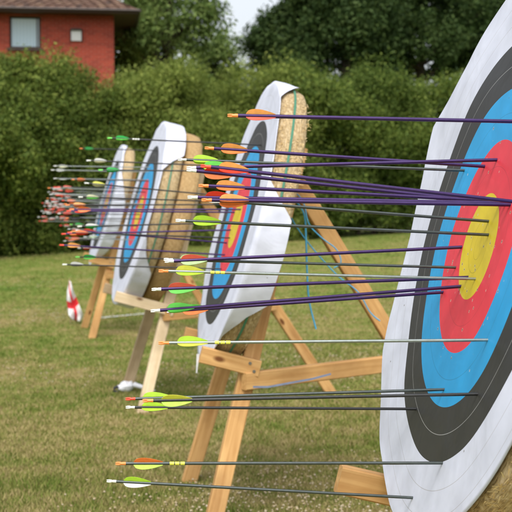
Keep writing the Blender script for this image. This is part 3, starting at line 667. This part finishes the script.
for n_, p_, s_, nc, v1, v2, lb, wr, ro in A1: arrow(1, n_, p_, s_, nc, v1, v2, lb, wr, ro)
A2 = [
 ((108,138),(262,145),'black','green','emerald','green','dark arrow with bright green nock and vanes and white crest, topmost in the middle target','white'),
 ((87,160.5),(243,167),'black','white','white','cream','dark arrow with white nock and white vanes crossing the top of the farthest boss',None),
 ((99,170),(248,171.5),'black','green','emerald','emerald','dark arrow with emerald green nock and vanes over the farthest boss',None),
 ((85,183),(240,197.5),'black','white','yellow','cream','dark arrow with white nock and pale yellow vanes left of the farthest boss',None),
 ((79,197),(238,202),'black','white','cream','green','black arrow with white nock and cream vanes above the orange vaned pair',None),
 ((66,205),(232,204.5),'black','orange','amber','orange','black arrow with amber vanes, uppermost of the orange cluster',None),
 ((70,209.5),(242,209.5),'purple','orange','orange','orange','purple arrow with bright orange vanes pointing at the gold of the middle target',None),
 ((67,211),(236,212.3),'purple','red','orange','red','purple arrow with red orange vanes, lowest of the orange cluster',None),
 ((78,226.5),(236,222.5),'black','white','white','emerald','black arrow with white and emerald vanes, below the orange cluster',None),
 ((62,234),(232,230),'purple','red','amber','orange','purple arrow with red nock and orange vanes level with the gold of the middle target',None),
 ((68,232.5),(231,238),'black','red','orange','red','black arrow with red orange vanes sloping down to the middle target',None),
 ((76,230.5),(228,243),'purple','white','pink','cream','purple arrow with pale pink vanes in the crowd left of the farthest stand',None),
 ((60,245),(226,255),'purple','red','amber','amber','purple arrow with red nock and clear amber vanes just below the hedge foot',None),
 ((76,257),(222,260),'black','green','emerald','green','dark arrow with emerald vanes above the white vaned lowest one',None),
 ((63,264.5),(223,269),'black','white','white','black','black arrow with white nock and white vanes, lowest in the middle target',None)]
for n_, p_, s_, nc, v1, v2, lb, wr in A2: arrow(2, n_, p_, s_, nc, v1, v2, lb, wr)
A3 = [
 ((80,148.5),(159,150.5),'black','orange','emerald','emerald','dark arrow with orange nock and emerald vanes, topmost in the third target'),
 ((54,166),(152,167.5),'silver','white','white','cream','pale arrow with faint white vanes, upper of two side by side against the hedge'),
 ((51.5,170),(150,172),'silver','white','white','white','pale arrow with faint white vanes, lower of two side by side against the hedge'),
 ((54,178.5),(147,180),'silver','white','black','white','pale arrow with dark vanes against the hedge'),
 ((72,179.5),(150,181),'black','orange','orange','orange','short looking dark arrow with orange nock and vanes against the hedge'),
 ((48,188),(141,190.5),'purple','orange','red','white','red and white vaned arrow with orange nock in the far cluster'),
 ((60,190.5),(146,192),'black','red','orange','red','orange red vaned arrow in the far cluster'),
 ((56,195),(142,197),'purple','white','white','pink','white and pink vaned arrow in the far cluster'),
 ((46,201),(140,200),'black','white','red','white','red vaned arrow with white nock in the far cluster'),
 ((62,200.5),(144,204),'purple','red','orange','pink','orange and pink vaned arrow in the far cluster'),
 ((66,218),(143,219),'black','orange','black','black','dark vaned arrow with a round orange nock below the far cluster'),
 ((52,209),(139,210),'black','red','pink','red','pink vaned arrow with red nock in the far cluster')]
A3 += [
 ((58,187),(148,188.5),'black','pink','pink','white','pale rose vaned arrow in the upper far cluster'),
 ((50,194.5),(143,194.5),'purple','white','white','red','arrow with one white and two red vanes, upper left of the far cluster'),
 ((64,204),(146,207),'black','orange','orange','amber','orange vaned arrow in the middle of the far cluster'),
 ((58,213.5),(141,214.5),'black','white','red','pink','crimson vaned arrow with white nock in the lower far cluster'),
 ((70,224.5),(138,226),'black','green','emerald','mint','green vaned arrow between the far cluster and the amber one'),
 ((66,238),(136,240),'purple','red','red','orange','red vaned arrow just above the amber vaned one'),
 ((78,248),(133,249),'black','white','white','red','white and red vaned arrow crossing the foot of the farthest face'),
 ((84,237),(136,235),'purple','white','white','mint','white vaned arrow over the lower farthest face')]
for n_, p_, s_, nc, v1, v2, lb in A3: arrow(3, n_, p_, 'silver' if s_ == 'purple' else s_, nc, v1, v2, lb, slim=.8)
A4 = [
 ((44,206),(107,207),'black','white','white','red','white vaned arrow reaching left against the dark hedge'),
 ((43,213),(106,213),'black','white','white','white','white arrow with white nock left of the farthest target'),
 ((38,217),(104,217.5),'black','white','pink','white','pale pink vaned arrow, leftmost of all the arrows'),
 ((39,221),(103,222),'purple','red','red','red','red vaned arrow, lowest of the leftmost arrows'),
 ((52,212),(107,216),'black','red','red','red','all red vaned arrow inside the farthest cluster'),
 ((57,207.5),(109,203),'purple','white','white','pink','white vaned arrow rising to the farthest target'),
 ((47,198.5),(108,196),'black','orange','white','red','small arrow with orange nock in the farthest target, upper left of the cluster')]
A4 += [
 ((45,209.5),(105,210.5),'black','red','white','pink','white and pink vaned arrow with red nock, left part of the cluster'),
 ((41,211),(104,214),'purple','white','red','white','small arrow with red upper vane and white nock, far left'),
 ((50,203.5),(108,206.5),'black','white','pink','white','rose and white vaned arrow in the densest part of the cluster'),
 ((60,219),(104,224),'black','pink','red','pink','short red and rose arrow below the densest part of the cluster'),
 ((54,199),(109,200),'purple','white','white','black','white and black vaned arrow high in the densest part of the cluster')]
A4 += [((nx_, ny_), (nx_+62, ny_+dy_), 'black' if i_ % 2 else 'purple', 'white' if i_ % 3 else 'red', 'red' if i_ % 2 else 'white', 'white' if i_ % 2 else 'red',
        'tiny red and white vaned arrow packed in the blurred cluster by the farthest face') for i_, (nx_, ny_, dy_) in enumerate(
        ((42,203,3),(48,192,4),(55,204.5,1),(61,196.5,3),(49,206.5,2),(56,217,4),(46,219,-2),(65,209.5,-1),(53,189.5,5),(60,225.5,2),(68,229,3),(64,241,-3)))]
for n_, p_, s_, nc, v1, v2, lb in A4: arrow(4, n_, p_, 'silver' if s_ == 'purple' else s_, nc, v1, v2, lb, slim=.8)

# ------------------------------------------------------------------ small things
# blue twine hanging from the back of the middle target
def twine(name, pts, r_, mt, label, cat='twine', group=None):
    mb = MB(); P = [Vector(p) for p in pts]; q = []
    for i in range(len(P)-1):
        a, b_, c, d = P[max(0, i-1)], P[i], P[i+1], P[min(len(P)-1, i+2)]
        for s in range(8):
            u_ = s/8; q.append(.5*((2*b_)+(c-a)*u_+(2*a-5*b_+4*c-d)*u_*u_+(3*b_-a-3*c+d)*u_**3))
    q.append(P[-1]); mb.tube(q, r_, 6); o = mb.build(name, mt); tag(o, label, cat, group); return o
D2 = 5.25
twine('twine', [on_depth(x, y, D2) for x, y in ((286, 190), (294, 199), (304, 214), (306, 240), (307, 270), (309, 300), (316, 329))], .0042, M['twine'], 'bright blue twine hanging straight down behind the middle target', group='blue twine')
twine('twine', [on_depth(x, y, D2+.06) for x, y in ((285, 206), (296, 226), (314, 250), (338, 276), (358, 292), (370, 312), (380, 321))], .0030, M['twine'], 'thin blue twine slanting down along the rear leg', group='blue twine')
twine('twine', [on_depth(x, y, D2-.02) for x, y in ((288, 190), (297, 194), (304, 204), (309, 224), (322, 238), (336, 249), (341, 262), (334, 268))], .0028, M['twine'], 'short loop of blue twine near the top of the rear leg', group='blue twine')
mb = MB(); pts = [on_depth(x, y, 5.08) for x, y in ((253, 387), (268, 387), (290, 383), (312, 379), (331, 374))]
for i in range(4):
    a, b_ = pts[i], pts[i+1]; h_ = Vector((0, 0, .004)); dp = Vector((0, .003, 0))
    vs = [a-h_, b_-h_, b_+h_, a+h_]; mb.add(vs+[v_+dp for v_ in vs], [(0,1,2,3),(7,6,5,4),(0,4,5,1),(2,6,7,3)])
tag(mb.build('tape', M['ribbon']), 'grey blue tape lying along the tie bar of the middle stand', 'tape')
# knotted paper strip hanging under the bracket of the middle stand
mb = MB(); pts = [on_depth(x, y, 5.15) for x, y in ((198, 354), (197.5, 361), (197, 367), (196.6, 373))]
for i in range(3):
    a, b_ = pts[i], pts[i+1]; w_ = Vector((.006-.0012*i, .003, 0)); dp = Vector((0, .002, 0)); vs = [a-w_, a+w_, b_+w_*.85, b_-w_*.85]
    mb.add(vs+[v_+dp for v_ in vs], [(0,1,2,3),(7,6,5,4),(0,4,7,3),(1,2,6,5)])
tag(mb.build('paper_strip', M['bag']), 'narrow white paper strip hanging from the bracket of the middle stand', 'paper strip')

# crumpled white bag with a dark strap at the foot of the third stand
pb = on_ground(126, 392); e = empty('crumpled_bag', pb)
mb = MB(); rows_, cols_ = 9, 16; vs = []
for i in range(rows_+1):
    ph = math.pi*i/rows_
    for j in range(cols_):
        th = 2*math.pi*j/cols_; p = Vector((math.sin(ph)*math.cos(th)*.062, math.sin(ph)*math.sin(th)*.05, math.cos(ph)*.04+.04))
        p *= 1+.34*noise.noise(p*26)+.15*noise.noise(p*60); p.z = max(p.z, .002); vs.append(p)
mb.add(vs, [(i*cols_+j, i*cols_+(j+1) % cols_, (i+1)*cols_+(j+1) % cols_, (i+1)*cols_+j) for i in range(rows_) for j in range(cols_)]); mb.build('bag_body', M['bag'], e)
mb = MB(); mb.tube([(.06, -.02, .06), (.11, -.03, .045), (.17, -.03, .03), (.22, -.02, .012)], [.02, .017, .013, .006], 7); mb.build('bag_handle', M['bag'], e)
mb = MB(); mb.tube([(-.04, -.02, .03), (-.065, -.03, .045), (-.085, -.03, .032), (-.09, -.03, .012), (-.05, -.04, .008)], [.008, .009, .010, .010, .007], 7); mb.build('strap', M['dark_cloth'], e)
tag(e, 'crumpled white plastic bag with dark strap by the greyish leg foot', 'bag')

# little flag with a red cross drooping from a short cane
fb = on_ground(74, 325); e = empty('small_flag', fb); dF = fb.y
fx = lambda px, py, dy=0: on_depth(px, py, dF+dy)-fb
mb = MB(); mb.tube([fx(70.5, 325), fx(70.0, 300), fx(69.0, 279)], .006, 7); mb.build('cane', M['grey_wood'], e)
m, nt, b, o = mat('flag_cloth'); uvn = N(nt, 'ShaderNodeTexCoord'); sp = N(nt, 'ShaderNodeSeparateXYZ'); nt.links.new(uvn.outputs['UV'], sp.inputs[0])
def band(out, c, w):
    s1 = N(nt, 'ShaderNodeMath', operation='SUBTRACT'); s1.inputs[1].default_value = c; nt.links.new(out, s1.inputs[0])
    ab = N(nt, 'ShaderNodeMath', operation='ABSOLUTE'); nt.links.new(s1.outputs[0], ab.inputs[0])
    lt = N(nt, 'ShaderNodeMath', operation='LESS_THAN'); lt.inputs[1].default_value = w; nt.links.new(ab.outputs[0], lt.inputs[0]); return lt
mxm = N(nt, 'ShaderNodeMath', operation='MAXIMUM'); nt.links.new(band(sp.outputs[0], .5, .10).outputs[0], mxm.inputs[0]); nt.links.new(band(sp.outputs[1], .5, .09).outputs[0], mxm.inputs[1])
mc = N(nt, 'ShaderNodeMixRGB'); mc.inputs[1].default_value = (.80, .79, .80, 1); mc.inputs[2].default_value = (.70, .03, .04, 1); nt.links.new(mxm.outputs[0], mc.inputs[0]); nt.links.new(mc.outputs[0], b.inputs['Base Color'])
b.inputs['Roughness'].default_value = .8
lft = [(69, 280.5), (67.2, 291), (66.8, 301), (67.8, 309), (68.6, 315), (73, 320.5)]; rgt = [(70.4, 281), (73, 290), (77, 299), (80, 307), (83, 314), (80.5, 321.5)]
nu, nv = 10, 16; vs = []; uv = []
for i in range(nv+1):
    f = i/nv*(len(lft)-1); a = int(min(f, len(lft)-2)); q = f-a
    l_ = [lft[a][z]*(1-q)+lft[a+1][z]*q for z in (0, 1)]; r_ = [rgt[a][z]*(1-q)+rgt[a+1][z]*q for z in (0, 1)]
    for j in range(nu+1):
        s = j/nu; vs.append(fx(l_[0]*(1-s)+r_[0]*s, l_[1]*(1-s)+r_[1]*s, .05*math.sin(s*7+i*.35)*(.3+i/nv)+.03*math.sin(i*.8+s*3)-.03)); uv.append((s*.9+.05+.05*math.sin(i*.42+.6), 1-i/nv+.05*math.sin(s*4.2)-.02))
me = bpy.data.meshes.new('flag_cloth'); me.from_pydata([tuple(p) for p in vs], [], [(i*(nu+1)+j, i*(nu+1)+j+1, (i+1)*(nu+1)+j+1, (i+1)*(nu+1)+j) for i in range(nv) for j in range(nu)])
me.polygons.foreach_set('use_smooth', [True]*len(me.polygons)); ul = me.uv_layers.new(name='UVMap')
for p in me.polygons:
    for li in p.loop_indices: ul.data[li].uv = uv[me.loops[li].vertex_index]
fo = link('cloth', me, m, e); sd_ = fo.modifiers.new('thick', 'SOLIDIFY'); sd_.thickness = .002
tag(e, 'small white flag with a red cross drooping on the grass by the farthest stand', 'flag')

# ------------------------------------------------------------------ camera and light
cam = bpy.data.cameras.new('camera'); co = bpy.data.objects.new('camera', cam); COL.objects.link(co)
co.location = (0, 0, EYE); co.rotation_euler = (math.pi/2-PITCH, 0, 0); cam.sensor_width = 36; cam.lens = 36*F/512; cam.clip_end = 1000; cam.clip_start = .05
cam.dof.use_dof = True; cam.dof.focus_distance = 2.75; cam.dof.aperture_fstop = 9.5; cam.dof.aperture_blades = 7
S.camera = co
EL, AZ = R(58), R(190)          # sun high, behind the camera's right shoulder; AZ clockwise from +Y
sd = Vector((math.sin(AZ)*math.cos(EL), math.cos(AZ)*math.cos(EL), math.sin(EL)))
su = bpy.data.lights.new('sun', 'SUN'); su.energy = .85; su.angle = R(25); su.color = (1, .95, .87); so = bpy.data.objects.new('sun', su); COL.objects.link(so)
so.rotation_euler = (-sd).to_track_quat('-Z', 'Y').to_euler(); so.location = (8, -8, 14)
w = bpy.data.worlds.new('World'); S.world = w; w.use_nodes = True; nt = w.node_tree; bg = nt.nodes['Background']
sky = N(nt, 'ShaderNodeTexSky'); sky.sky_type = 'NISHITA'; sky.sun_disc = False; sky.sun_elevation = EL; sky.sun_rotation = AZ; sky.dust_density = 4; sky.air_density = 1.0
hs = N(nt, 'ShaderNodeHueSaturation'); hs.inputs['Saturation'].default_value = .32; nt.links.new(sky.outputs[0], hs.inputs['Color']); nt.links.new(hs.outputs[0], bg.inputs['Color']); bg.inputs['Strength'].default_value = .15
S.view_settings.view_transform = 'Standard'; S.view_settings.look = 'None'; S.view_settings.exposure = 0.76; S.view_settings.gamma = 1; S.view_settings.use_curve_mapping = False
S.render.engine = 'CYCLES'; S.cycles.use_denoising = True; S.cycles.max_bounces = 6; S.cycles.transparent_max_bounces = 4
